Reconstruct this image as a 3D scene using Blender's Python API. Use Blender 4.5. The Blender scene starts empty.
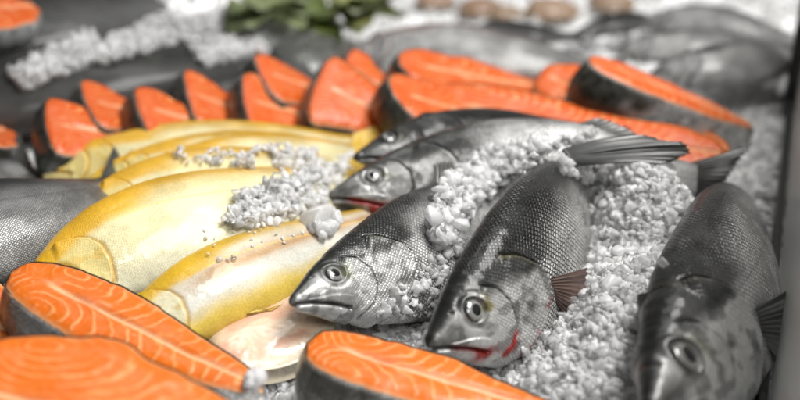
import bpy, math, random
import numpy as np
from mathutils import Vector
from mathutils.bvhtree import BVHTree
random.seed(5); RNG = np.random.default_rng(11)
S = bpy.context.scene
COL = S.collection
PI = math.pi

# ---------------------------------------------------------------- camera
CAM_H, PITCH, FPX = 0.373, math.radians(26), 1042.0
CAM = np.array([0, 0, CAM_H]); FWD = np.array([0, math.cos(PITCH), -math.sin(PITCH)])
UPV = np.array([0, math.sin(PITCH), math.cos(PITCH)]); RGT = np.array([1.0, 0, 0])
def ray(px, py):
    return FWD + RGT*((px-400)/FPX) + UPV*((200-py)/FPX)
def G(px, py, z=0.0):
    d = ray(px, py); return CAM + d*((z-CAM_H)/d[2])
def proj(p):
    q = np.asarray(p)-CAM; k = q@FWD
    return (400+FPX*(q@RGT)/k, 200-FPX*(q@UPV)/k)
cd = bpy.data.cameras.new('camera'); cam = bpy.data.objects.new('camera', cd); COL.objects.link(cam)
cam.location = CAM; cam.rotation_euler = (PI/2-PITCH, 0, 0)
cd.sensor_width = 36; cd.lens = 36*FPX/800; cd.clip_start = .01; cd.clip_end = 50
cd.dof.use_dof = True; cd.dof.focus_distance = 0.66; cd.dof.aperture_fstop = 3.0
S.camera = cam

# ---------------------------------------------------------------- numpy helpers
def sm(x, a, b):
    t = np.clip((np.asarray(x, float)-a)/(b-a), 0, 1); return t*t*(3-2*t)
def mix(a, b, f):
    f = np.asarray(f)[..., None]; return np.asarray(a)*(1-f)+np.asarray(b)*f
def curve(xs, ys, x):
    xs = np.asarray(xs, float); ys = np.asarray(ys, float); n = len(xs)
    if ys.ndim == 1: ys = ys[:, None]; flat = True
    else: flat = False
    m = np.zeros_like(ys); d = np.diff(ys, axis=0)/np.diff(xs)[:, None]
    m[0] = d[0]; m[-1] = d[-1]
    for i in range(1, n-1):
        h0, h1 = xs[i]-xs[i-1], xs[i+1]-xs[i]; m[i] = (d[i-1]*h1+d[i]*h0)/(h0+h1)
    x = np.clip(np.asarray(x, float), xs[0], xs[-1]); k = np.clip(np.searchsorted(xs, x)-1, 0, n-2)
    h = (xs[k+1]-xs[k])[..., None]; t = ((x-xs[k])[..., None])/h
    r = (2*t**3-3*t**2+1)*ys[k]+(t**3-2*t**2+t)*h*m[k]+(-2*t**3+3*t**2)*ys[k+1]+(t**3-t**2)*h*m[k+1]
    return r[..., 0] if flat else r
def hsh(i, j, k):
    n = (i.astype(np.int64)*374761393 + j.astype(np.int64)*668265263 + k.astype(np.int64)*2147483647) & 0x7fffffff
    n = ((n ^ (n >> 13))*1274126177) & 0x7fffffff
    return ((n ^ (n >> 16)) & 0xffff)/65535.0
def vnoise(x, y, z=None):
    if z is None: z = np.zeros_like(x)
    i, j, k = np.floor(x), np.floor(y), np.floor(z); f, g, h = x-i, y-j, z-k
    f = f*f*(3-2*f); g = g*g*(3-2*g); h = h*h*(3-2*h); r = 0
    for a in (0, 1):
        for b in (0, 1):
            for c in (0, 1):
                r = r + hsh(i+a, j+b, k+c)*(f if a else 1-f)*(g if b else 1-g)*(h if c else 1-h)
    return r
def fbm(x, y, z=None, o=4):
    if z is None: z = np.zeros_like(x)
    r = 0; a = .5
    for q in range(o):
        r = r + a*vnoise(x*2**q+q*17.3, y*2**q+q*5.1, z*2**q+q*9.7); a *= .5
    return r
def worley(x, y):
    """nearest and second distance, cell id, and a random tilt plane inside each cell"""
    i, j = np.floor(x), np.floor(y); f1 = np.full(x.shape, 9.0); f2 = f1.copy(); idv = np.zeros_like(x); pl = np.zeros_like(x)
    for a in (-1, 0, 1):
        for b in (-1, 0, 1):
            u = i+a+hsh(i+a, j+b, i*0+1); v = j+b+hsh(i+a, j+b, i*0+7)
            d = np.hypot(u-x, v-y); new = d < f1
            f2 = np.where(new, f1, np.minimum(f2, d)); idv = np.where(new, hsh(i+a, j+b, i*0+3), idv)
            pl = np.where(new, (u-x)*(hsh(i+a, j+b, i*0+11)-.5)+(v-y)*(hsh(i+a, j+b, i*0+13)-.5), pl); f1 = np.where(new, d, f1)
    return f1, f2, idv, pl
def polyd(X, Y, poly):
    best = np.full(X.shape, 1e9); side = np.ones(X.shape); par = np.zeros(X.shape); n = len(poly)-1
    for i in range(n):
        ax, ay = poly[i]; bx, by = poly[i+1]; ux, uy = bx-ax, by-ay
        t = np.clip(((X-ax)*ux+(Y-ay)*uy)/(ux*ux+uy*uy), 0, 1)
        d = np.hypot(X-ax-t*ux, Y-ay-t*uy); c = ux*(Y-ay)-uy*(X-ax); nb = d < best
        best = np.where(nb, d, best); side = np.where(nb, np.sign(c), side); par = np.where(nb, (i+t)/n, par)
    return best, side, par
def unit(v): return v/(np.linalg.norm(v, axis=-1, keepdims=True)+1e-12)

# ---------------------------------------------------------------- object helpers
def mesh_np(name, V, F, attrs=None, smooth=True):
    V = np.asarray(V, np.float32); F = np.asarray(F, np.int32); me = bpy.data.meshes.new(name)
    n, k = F.shape; c0 = V.mean(0); tr = V[F[:, :3]].astype(np.float64)-c0
    if (np.cross(tr[:, 0], tr[:, 1])*tr[:, 2]).sum() < 0: F = np.ascontiguousarray(F[:, ::-1])
    me.vertices.add(len(V)); me.vertices.foreach_set('co', V.ravel())
    me.loops.add(n*k); me.loops.foreach_set('vertex_index', F.ravel())
    me.polygons.add(n); me.polygons.foreach_set('loop_start', np.arange(n, dtype=np.int32)*k)
    me.polygons.foreach_set('use_smooth', np.full(n, smooth))
    for an, (ty, arr) in (attrs or {}).items():
        a = me.attributes.new(an, ty, 'POINT'); arr = np.asarray(arr, np.float32)
        if ty == 'FLOAT_COLOR':
            if arr.shape[1] == 3: arr = np.hstack([arr, np.ones((len(arr), 1), np.float32)])
            a.data.foreach_set('color', arr.ravel())
        elif ty == 'FLOAT_VECTOR': a.data.foreach_set('vector', arr.ravel())
        else: a.data.foreach_set('value', arr.ravel())
    me.update(calc_edges=True); me.validate()
    return me
def obj(name, me, mat, parent=None):
    """mesh in world coordinates -> one object, origin at its parent's (or its own) base"""
    o = bpy.data.objects.new(name, me); COL.objects.link(o)
    if mat: me.materials.append(mat)
    n = len(me.vertices); co = np.empty(n*3, np.float32); me.vertices.foreach_get('co', co); co = co.reshape(-1, 3)
    c = np.array([(co[:, 0].min()+co[:, 0].max())/2, (co[:, 1].min()+co[:, 1].max())/2, co[:, 2].min()])
    me.vertices.foreach_set('co', (co-c).astype(np.float32).ravel()); me.update()
    pw = np.zeros(3); q = parent
    while q is not None: pw = pw+np.array(q.location); q = q.parent
    o.location = c-pw; o.parent = parent
    return o
def thing(name, label, cat, loc, group=None):
    o = bpy.data.objects.new(name, None); COL.objects.link(o); o.empty_display_size = .02
    o.location = loc; tag(o, label, cat, group); return o
def tag(o, label, cat, group=None):
    o['label'] = label; o['category'] = cat
    if group: o['group'] = group
    return o
def gridF(a, b, wrap=False):
    i, j = np.meshgrid(np.arange(a-1), np.arange(b-1), indexing='ij'); v = (i*b+j).ravel()
    return np.stack([v, v+b, v+b+1, v+1], 1)

# ---------------------------------------------------------------- materials
class NT:
    def __init__(s, name):
        s.m = bpy.data.materials.new(name); s.m.use_nodes = True; s.t = s.m.node_tree; s.n = s.t.nodes
        s.b = s.n['Principled BSDF']
    def node(s, ty, **kw):
        n = s.n.new(ty)
        for k, v in kw.items():
            if k[0] == '_': setattr(n, k[1:], v)
        return n
    def link(s, a, b): s.t.links.new(a, b)
    def put(s, sock, v):
        if isinstance(v, bpy.types.NodeSocket): s.link(v, sock)
        else: sock.default_value = v
    def attr(s, name, out='Color'):
        n = s.n.new('ShaderNodeAttribute'); n.attribute_name = name; return n.outputs[out]
    def math(s, op, a, b=0.0, c=0.0):
        n = s.n.new('ShaderNodeMath'); n.operation = op
        s.put(n.inputs[0], a); s.put(n.inputs[1], b); s.put(n.inputs[2], c); return n.outputs[0]
    def ss(s, x, a, b, lo=0.0, hi=1.0):
        n = s.n.new('ShaderNodeMapRange'); n.interpolation_type = 'SMOOTHSTEP'
        s.put(n.inputs['Value'], x); s.put(n.inputs['From Min'], a); s.put(n.inputs['From Max'], b)
        s.put(n.inputs['To Min'], lo); s.put(n.inputs['To Max'], hi); return n.outputs[0]
    def mix(s, f, a, b, mode='MIX'):
        n = s.n.new('ShaderNodeMix'); n.data_type = 'RGBA'; n.blend_type = mode
        s.put(n.inputs[0], f); s.put(n.inputs[6], a); s.put(n.inputs[7], b); return n.outputs[2]
    def noise(s, scale, detail=3, vec=None, rough=.5):
        n = s.n.new('ShaderNodeTexNoise'); n.inputs['Scale'].default_value = scale; n.inputs['Detail'].default_value = detail
        n.inputs['Roughness'].default_value = rough
        if vec is None: vec = s.obco()
        s.link(vec, n.inputs['Vector']); return n.outputs['Fac']
    def obco(s):
        if not hasattr(s, '_oc'): s._oc = s.n.new('ShaderNodeTexCoord').outputs['Object']
        return s._oc
    def bump(s, h, strength, dist, normal=None):
        n = s.n.new('ShaderNodeBump'); n.inputs['Strength'].default_value = strength; n.inputs['Distance'].default_value = dist
        s.link(h, n.inputs['Height'])
        if normal: s.link(normal, n.inputs['Normal'])
        return n.outputs[0]
    def set(s, **kw):
        for k, v in kw.items(): s.put(s.b.inputs[k.replace('_', ' ')], v)
        return s.m
def G4(v): return (v, v, v, 1)
def rgb(r, g, b): return (r, g, b, 1)

def fish_material(name, dark=.28, light=1.35, metal=.35, rough=.3, bumpd=.0006, blotch=.62, tone=.62, pervar=.5):
    t = NT(name); pig = t.attr('pig'); scl = t.math('MULTIPLY', t.attr('scl', 'Fac'), t.ss(t.noise(24, 4), .30, .52, .35, 1)); suv = t.attr('suv', 'Vector')
    v = t.node('ShaderNodeTexVoronoi'); v.voronoi_dimensions = '2D'; v.feature = 'DISTANCE_TO_EDGE'
    v.inputs['Scale'].default_value = 1; v.inputs['Randomness'].default_value = .34; t.link(suv, v.inputs['Vector'])
    v2 = t.node('ShaderNodeTexVoronoi'); v2.voronoi_dimensions = '2D'; v2.feature = 'F1'
    v2.inputs['Scale'].default_value = 1; v2.inputs['Randomness'].default_value = .34; t.link(suv, v2.inputs['Vector'])
    e = t.ss(v.outputs['Distance'], .02, .30)
    sx = t.node('ShaderNodeSeparateColor'); t.link(v2.outputs['Color'], sx.inputs[0])
    per = t.math('MULTIPLY_ADD', sx.outputs[0], pervar, 1-pervar/2)
    big = t.noise(38, 4); bigf = t.ss(big, .3, .7, blotch, 1.15)
    fac = t.math('MULTIPLY', t.math('MULTIPLY', t.ss(e, 0, 1, dark, light), per), bigf)
    fac = t.math('ADD', t.math('MULTIPLY', fac, scl), t.math('SUBTRACT', 1.0, scl))
    fac = t.math('MULTIPLY', fac, tone); fine = t.noise(900, 2); fac = t.math('MULTIPLY', fac, t.ss(fine, .2, .8, .88, 1.10))
    cc = t.node('ShaderNodeCombineColor')
    for i in range(3): t.link(fac, cc.inputs[i])
    col = t.mix(1.0, pig, cc.outputs[0], 'MULTIPLY')
    h = t.math('MULTIPLY', t.math('ADD', e, t.math('MULTIPLY', sx.outputs[1], .7)), scl)
    nb = t.bump(h, .8, bumpd); nb = t.bump(t.noise(520, 3), .25, .0006, nb)
    r = t.math('ADD', t.ss(big, .3, .7, rough-.06, rough+.14), t.math('MULTIPLY', t.math('SUBTRACT', 1.0, e), .15))
    return t.set(Base_Color=col, Roughness=r, Metallic=metal, Normal=nb, Coat_Weight=.22, Coat_Roughness=.12, Specular_IOR_Level=.5)
M_BASS = fish_material('bass_skin', .20, 1.55, .32, .25, .0008)
M_TROUT = fish_material('trout_skin', .94, 1.08, .04, .22, .0003, .97, .74, .14)
M_DARKF = fish_material('dark_fish_skin', .7, 1.2, .0, .5, .0005)
M_SALM = fish_material('salmon_whole_skin', .45, 1.3, .4, .33, .0005)

def simple(name, col, rough=.5, metal=0., nscale=60, var=.25, bumpd=0.0, coat=0., sss=0.):
    t = NT(name); n = t.noise(nscale, 4); f = t.ss(n, .3, .7)
    c = t.mix(f, tuple(x*(1-var) for x in col)+(1,), tuple(min(1, x*(1+var)) for x in col)+(1,))
    t.set(Base_Color=c, Roughness=t.ss(n, .3, .7, max(.02, rough-.08), rough+.08), Metallic=metal, Coat_Weight=coat, Coat_Roughness=.1)
    if sss: t.set(Subsurface_Weight=sss, Subsurface_Radius=(.01, .005, .003), Subsurface_Scale=.5)
    if bumpd: t.set(Normal=t.bump(n, .5, bumpd))
    return t.m
def attr_mat(name, rough=.3, coat=.4, metal=0., sss=0., bump=.0003, bs=600):
    t = NT(name); pig = t.attr('pig'); n = t.noise(bs, 3)
    t.set(Base_Color=t.mix(.12, pig, t.mix(n, G4(0), G4(1)), 'OVERLAY'), Roughness=t.ss(n, .3, .7, rough-.05, rough+.1), Coat_Weight=coat, Coat_Roughness=.08, Metallic=metal, Normal=t.bump(n, .4, bump))
    if sss: t.set(Subsurface_Weight=sss, Subsurface_Radius=(.008, .004, .003), Subsurface_Scale=.4)
    return t.m
M_EYE = attr_mat('eye_glossy', .08, 1.0, .1, 0, .00005)
M_FIN = attr_mat('fin_membrane', .35, .3, .1)

def flesh_material():
    t = NT('salmon_flesh'); pig = t.attr('pig'); ph = t.attr('phase', 'Fac'); am = t.attr('marb', 'Fac')
    wob = t.noise(55, 3); wob2 = t.noise(16, 2)
    p = t.math('ADD', ph, t.math('ADD', t.math('MULTIPLY', wob, 1.5), t.math('MULTIPLY', wob2, 1.6)))
    fr = t.math('ABSOLUTE', t.math('SUBTRACT', t.math('FRACT', p), .5))
    line = t.math('MULTIPLY', t.ss(fr, .20, .02), t.ss(t.noise(60, 3), .32, .62, .05, 1))
    line = t.math('MULTIPLY', line, am)
    blot = t.noise(30, 4); col = t.mix(t.ss(blot, .35, .7, 0, .35), pig, t.mix(1, pig, rgb(.97, .66, .5), 'MULTIPLY'))
    fib = t.noise(420, 2); col = t.mix(t.ss(fib, .55, .8, 0, .16), col, rgb(.95, .55, .32))
    col = t.mix(t.math('MULTIPLY', line, .52), col, rgb(.78, .42, .17))
    h = t.math('ADD', t.math('MULTIPLY', line, .6), t.math('MULTIPLY', blot, 1.4)); nb = t.bump(h, .5, .0012); nb = t.bump(t.noise(700, 2), .25, .0005, nb)
    return t.set(Base_Color=col, Roughness=t.ss(blot, .3, .7, .32, .5), Normal=nb, Subsurface_Weight=.25, Subsurface_Radius=(.006, .002, .001), Subsurface_Scale=.6, Coat_Weight=.10, Coat_Roughness=.1, Specular_IOR_Level=.35)
M_FLESH = flesh_material()
def skin_material():
    t = NT('salmon_skin'); pig = t.attr('pig'); n = t.noise(120, 4); v = t.node('ShaderNodeTexVoronoi'); v.inputs['Scale'].default_value = 420; t.link(t.obco(), v.inputs['Vector'])
    f = t.math('MULTIPLY', t.ss(n, .3, .7, .55, 1.35), t.ss(v.outputs['Distance'], .1, .7, 1.25, .7))
    cc = t.node('ShaderNodeCombineColor')
    for i in range(3): t.link(f, cc.inputs[i])
    nb = t.bump(v.outputs['Distance'], .5, .0008)
    return t.set(Base_Color=t.mix(1, pig, cc.outputs[0], 'MULTIPLY'), Roughness=t.ss(n, .3, .7, .25, .45), Metallic=.2, Normal=nb, Coat_Weight=.3)
M_SKIN = skin_material()
def ice_material(name, trans, base, lucent, rough, bumpd=.0010):
    """wet crushed ice: glassy, cloudy inside, light seeping through"""
    t = NT(name); n = t.noise(260, 4); nb = t.bump(n, .5, bumpd); nb = t.bump(t.noise(1100, 2), .3, bumpd*.35, nb)
    b2 = t.noise(70, 3); c = t.mix(t.ss(b2, .3, .7), G4(base*.95), G4(base))
    t.set(Base_Color=c, Roughness=t.ss(n, .3, .7, max(.02, rough-.05), rough+.16), IOR=1.31, Transmission_Weight=t.ss(b2, .25, .75, trans*.6, min(1, trans*1.35)), Normal=nb, Coat_Weight=.5, Coat_Roughness=.04, Coat_IOR=1.33)
    tr = t.node('ShaderNodeBsdfTranslucent'); t.link(nb, tr.inputs['Normal']); tr.inputs['Color'].default_value = G4(.97)
    mx = t.node('ShaderNodeMixShader'); mx.inputs[0].default_value = lucent
    t.link(t.b.outputs[0], mx.inputs[1]); t.link(tr.outputs[0], mx.inputs[2]); t.link(mx.outputs[0], t.n['Material Output'].inputs[0])
    return t.m
M_ICE = ice_material('cloudy_ice', .48, .99, .38, .06)
M_CLEAR = ice_material('clear_ice', .92, 1.0, .08, .05)
M_BED = ice_material('packed_ice_mat', .0, .97, .06, .16)

# ---------------------------------------------------------------- fish
PROF = {
 'bass': dict(
  xs=[0, .006, .02, .045, .08, .12, .17, .22, .28, .36, .45, .55, .65, .74, .81, .86],
  hd=[.002, .009, .017, .030, .048, .064, .082, .096, .108, .115, .113, .101, .081, .058, .044, .040],
  hv=[.003, .012, .021, .034, .051, .066, .084, .098, .111, .120, .118, .105, .083, .058, .043, .039],
  w=[.002, .010, .017, .026, .037, .046, .054, .059, .063, .064, .062, .053, .040, .026, .017, .011]),
 'trout': dict(
  xs=[0, .006, .02, .045, .08, .12, .17, .22, .28, .36, .45, .55, .65, .74, .81, .86],
  hd=[.003, .014, .027, .043, .059, .072, .084, .093, .101, .106, .104, .094, .079, .061, .049, .045],
  hv=[.003, .014, .027, .043, .059, .073, .087, .098, .108, .115, .112, .098, .080, .060, .048, .044],
  w=[.003, .012, .021, .031, .041, .048, .054, .058, .061, .062, .059, .050, .039, .027, .018, .012]),
}
BASS = dict(eye=(.092, .021, .0185), mouth=[(-.02, -.002), (.03, -.017), (.065, -.033), (.100, -.052)],
            pre=[(.118, .052), (.145, .036), (.160, .008), (.160, -.028), (.143, -.056), (.108, -.070)],
            op=[(.185, .078), (.222, .062), (.252, .036), (.268, .008), (.256, -.026), (.226, -.060), (.180, -.086), (.12, -.094)])
TROUT = dict(eye=(.062, .018, .0125), mouth=[(-.02, 0), (.02, -.008), (.05, -.019), (.085, -.034)],
            pre=[(.10, .04), (.122, .02), (.128, -.005), (.122, -.035), (.10, -.058), (.08, -.062)],
            op=[(.14, .07), (.168, .052), (.188, .025), (.194, .0), (.186, -.03), (.165, -.062), (.13, -.082), (.09, -.08)])
BLOCK = []      # low-res copies used only to keep ice chunks out of the bodies
FISH_N = [0]

class Fish:
    def __init__(f, kind, pts, rolls, hs=1.0, depth=1.0, width=1.0):
        f.hs = hs
        P = np.array([G(*p) for p in pts]); c = np.r_[0, np.cumsum(np.linalg.norm(np.diff(P, axis=0), axis=1))]
        c /= c[-1]; s = np.linspace(0, 1, 400); Q = curve(c, P, s)
        a = np.r_[0, np.cumsum(np.linalg.norm(np.diff(Q, axis=0), axis=1))]; f.L = a[-1]; a /= a[-1]
        f.S = np.linspace(0, 1, 400); f.C = np.stack([np.interp(f.S, a, Q[:, i]) for i in range(3)], 1)
        T = unit(np.gradient(f.C, axis=0)); H = -T
        N0 = unit(np.array([0, 0, 1.])-H*H[:, 2:3]); D0 = np.cross(H, N0)
        r = np.radians(np.interp(f.S, np.linspace(0, 1, len(rolls)), rolls))[:, None]
        f.N = N0*np.cos(r)-D0*np.sin(r); f.D = D0*np.cos(r)+N0*np.sin(r); f.T = T
        p = PROF[kind]; f.kind = kind; f.p = p; f.depth = depth; f.width = width
    def fr(f, x):
        x = np.interp(x, [0, .27, .55, 1], [0, .27*f.hs, .55+.27*(f.hs-1)*.5, 1])
        g = lambda A: np.stack([np.interp(x, f.S, A[:, i]) for i in range(3)], -1)
        return g(f.C), g(f.D), g(f.N), g(f.T)
    def hd(f, x): return curve(f.p['xs'], f.p['hd'], x)*f.depth
    def hv(f, x): return curve(f.p['xs'], f.p['hv'], x)*f.depth
    def w(f, x): return curve(f.p['xs'], f.p['w'], x)*f.width
    def flank(f, x, y, side=1):
        """surface point and outward normal at profile coordinates (fractions of L)"""
        h = f.hd(x) if y >= 0 else f.hv(x); s = np.clip(y/h, -.999, .999); ww = f.w(x)*math.sqrt(1-s*s)**.9
        C, D, N, T = f.fr(np.array(x)); h = float(h)
        return C+f.L*(D*y+N*ww*side), unit(N*side*math.sqrt(1-s*s)/float(f.w(x))+D*s/h-T*0.25*(x < .15)), D, T
    def plane(f, x, y, n=0.):
        C, D, N, T = f.fr(np.clip(x, 0, 1)); return C+f.L*(D*np.asarray(y)[..., None]+N*np.asarray(n)[..., None])
    def body(f, nx, nt, feat):
        p = f.p; kx = int(nx*.52)
        x = np.r_[0.29*np.linspace(0, 1, kx)**1.25, np.linspace(.29, .862, nx-kx+1)[1:]]
        th = np.linspace(0, 1, nt); ang = -PI+2*PI*th
        ang = ang-0.42*np.sin(ang)          # more columns on the visible flank
        hd, hv, w = f.hd(x), f.hv(x), f.w(x)
        sn, cs = np.sin(ang), np.cos(ang)
        cs = np.sign(cs)*np.abs(cs)**.9
        Y = np.where(sn > 0, hd[:, None]*sn, hv[:, None]*sn); Wd = w[:, None]*cs
        X = np.repeat(x[:, None], nt, 1); rel = np.where(sn > 0, sn, sn)+0*X
        C, D, N, T = f.fr(x)
        V = C[:, None]+f.L*(D[:, None]*Y[..., None]+N[:, None]*Wd[..., None])
        dx = np.gradient(V, axis=0); dt = np.gradient(V, axis=1); nrm = unit(np.cross(dt, dx))
        out = unit(V-C[:, None]); flip = np.sign((nrm*out).sum(-1)).mean(); nrm = nrm*(1 if flip > 0 else -1)
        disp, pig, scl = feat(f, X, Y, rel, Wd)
        V = V+nrm*(disp*f.L)[..., None]
        circ = 2*PI*np.sqrt(((hd+hv)/2)**2*.5+w**2*.5); u = np.r_[0, np.cumsum(np.diff(x)/((circ[1:]+circ[:-1])/2))]
        # arc fraction round the body
        seg = np.hypot(np.diff(Y[nx//2]), np.diff(Wd[nx//2])); arc = np.r_[0, np.cumsum(seg)]; arc /= arc[-1]
        return V, X, Y, disp, pig, scl, u, arc
    def build_body(f, root, mat, nx, nt, feat, nrows, name='body'):
        V, X, Y, disp, pig, scl, u, arc = f.body(nx, nt, feat)
        U = np.repeat(u[:, None], nt, 1)*nrows; A = np.repeat(arc[None], nx, 0)*nrows
        suv = np.stack([(U+A)*.7071, (U-A)*.7071, 0*U], -1).reshape(-1, 3)
        F = gridF(nx, nt); Vf = V.reshape(-1, 3); n = len(Vf)
        # caps
        Vf = np.vstack([Vf, V[0].mean(0), V[-1].mean(0)]); j = np.arange(nt-1)
        cap0 = np.stack([np.full(nt-1, n), j, j+1, np.full(nt-1, n)], 1)[:, :3]
        cap1 = np.stack([np.full(nt-1, n+1), (nx-1)*nt+j+1, (nx-1)*nt+j], 1)
        tri = np.vstack([np.c_[F[:, :3]], np.c_[F[:, 0], F[:, 2], F[:, 3]], cap0, cap1])
        pg = np.vstack([pig.reshape(-1, 3), pig[0].mean(0)[None], pig[-1].mean(0)[None]])
        sc = np.r_[scl.ravel(), 0, 0]; su = np.vstack([suv, suv[:1], suv[-1:]])
        me = mesh_np(name, Vf, tri, {'pig': ('FLOAT_COLOR', pg), 'scl': ('FLOAT', sc), 'suv': ('FLOAT_VECTOR', su)})
        # make normals point outward
        o = obj(name, me, mat, root)
        a, b = max(1, nx//70), max(1, nt//36); lv = V[::a, ::b]; lv = np.concatenate([lv, V[::a, -1:]], 1)
        BLOCK.append((lv.reshape(-1, 3), gridF(lv.shape[0], lv.shape[1])))
        return o
    def eye(f, root, feat, colors, sides=(1,)):
        xe, ye, re = feat['eye']
        for sd in sides:
            P, n, D, T = f.flank(xe, ye, sd); r = re*f.L
            P = P-n*r*.30
            t1 = unit(T-n*(T@n)); t2 = np.cross(n, t1)
            a = np.linspace(0, PI/2, 22)[:, None]; b = np.linspace(0, 2*PI, 41)[None]
            rr = np.sin(a)*r*1.04; hh = np.cos(a)*r*.46+0*b
            V = P+t1*(rr*np.cos(b))[..., None]+t2*(rr*np.sin(b))[..., None]+n*hh[..., None]
            q = np.repeat(np.sin(a), 41, 1); ns = .85+.3*vnoise(8*np.cos(b)+0*a+30, 8*np.sin(b)+0*a+30, q*6)
            pupil, ring, iris, rim = colors
            pg = mix(mix(ring, iris, sm(q, .44, .66)), rim, sm(q, .74, .95))*ns[..., None]
            e = obj('eye', mesh_np('eye', V.reshape(-1, 3), gridF(22, 41), {'pig': ('FLOAT_COLOR', pg.reshape(-1, 3))}), M_EYE, root)
            a2 = np.linspace(0, .54, 8)[:, None]; rr = np.sin(a2)*r*1.04; hh = np.cos(a2)*r*.46+r*.012+0*b
            V = P+t1*(rr*np.cos(b))[..., None]+t2*(rr*np.sin(b))[..., None]+n*hh[..., None]
            pg = np.repeat(np.array(pupil)[None], V.shape[0]*41, 0)
            obj('pupil', mesh_np('pupil', V.reshape(-1, 3), gridF(8, 41), {'pig': ('FLOAT_COLOR', pg)}), M_EYE, e)
    def fin(f, root, name, base, tip, nr, col, col2, th=.0011, jag=.10, sub=9, ny=24, wave=0., taper=1.):
        """base/tip: arrays (k,3) of world points; membrane with raised rays and a ragged edge"""
        base = np.asarray(base); tip = np.asarray(tip); nu = nr*sub+1; u = np.linspace(0, 1, nu)
        B = curve(np.linspace(0, 1, len(base)), base, u); Tp = curve(np.linspace(0, 1, len(tip)), tip, u)
        rayp = np.abs(((u*nr) % 1)-.5)*2      # 1 at ray, 0 between
        jagv = 1-jag*(1-rayp)**1.5-jag*.5*vnoise(u*nr*.9+FISH_N[0]*3, u*0+4)
        v = np.linspace(0, 1, ny)
        Pm = B[:, None]+(Tp-B)[:, None]*(v[None, :, None]*jagv[:, None, None])
        nrm = unit(np.cross(np.gradient(Pm, axis=0), np.gradient(Pm, axis=1)))
        Ls = np.linalg.norm(Tp-B, axis=1).mean()
        Pm = Pm+nrm*(wave*Ls*np.sin(v*2.4)[None]*(.6+.8*vnoise(u*3+FISH_N[0], u*0))[:, None]+Ls*.02*np.sin(u*19)[:, None]*v[None])[..., None]
        hgt = th*(.35+.65*sm(rayp, .45, 1.0))[:, None]*(1-.65*v)[None]*taper
        V = np.concatenate([(Pm+nrm*hgt[..., None]).reshape(-1, 3), (Pm-nrm*hgt[..., None]).reshape(-1, 3)])
        F = gridF(nu, ny); n = nu*ny; G2 = F[:, ::-1]+n
        def strip(idx): return np.stack([idx[:-1], idx[1:], idx[1:]+n, idx[:-1]+n], 1)
        idx = np.arange(n).reshape(nu, ny); F = np.vstack([F, G2, strip(idx[0]), strip(idx[-1]), strip(idx[:, 0]), strip(idx[:, -1])])
        c = mix(np.repeat(np.array(col)[None], n, 0).reshape(nu, ny, 3), col2, (sm(rayp, .5, 1)[:, None]*.8*(1-.3*v)[None]))
        c = c*(.7+.6*fbm(u[:, None]*9+0*v[None]+FISH_N[0], v[None]*5+0*u[:, None]))[..., None]
        c = np.vstack([c.reshape(-1, 3)]*2)
        return obj(name, mesh_np(name, V, F, {'pig': ('FLOAT_COLOR', c)}), M_FIN, root)

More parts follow.
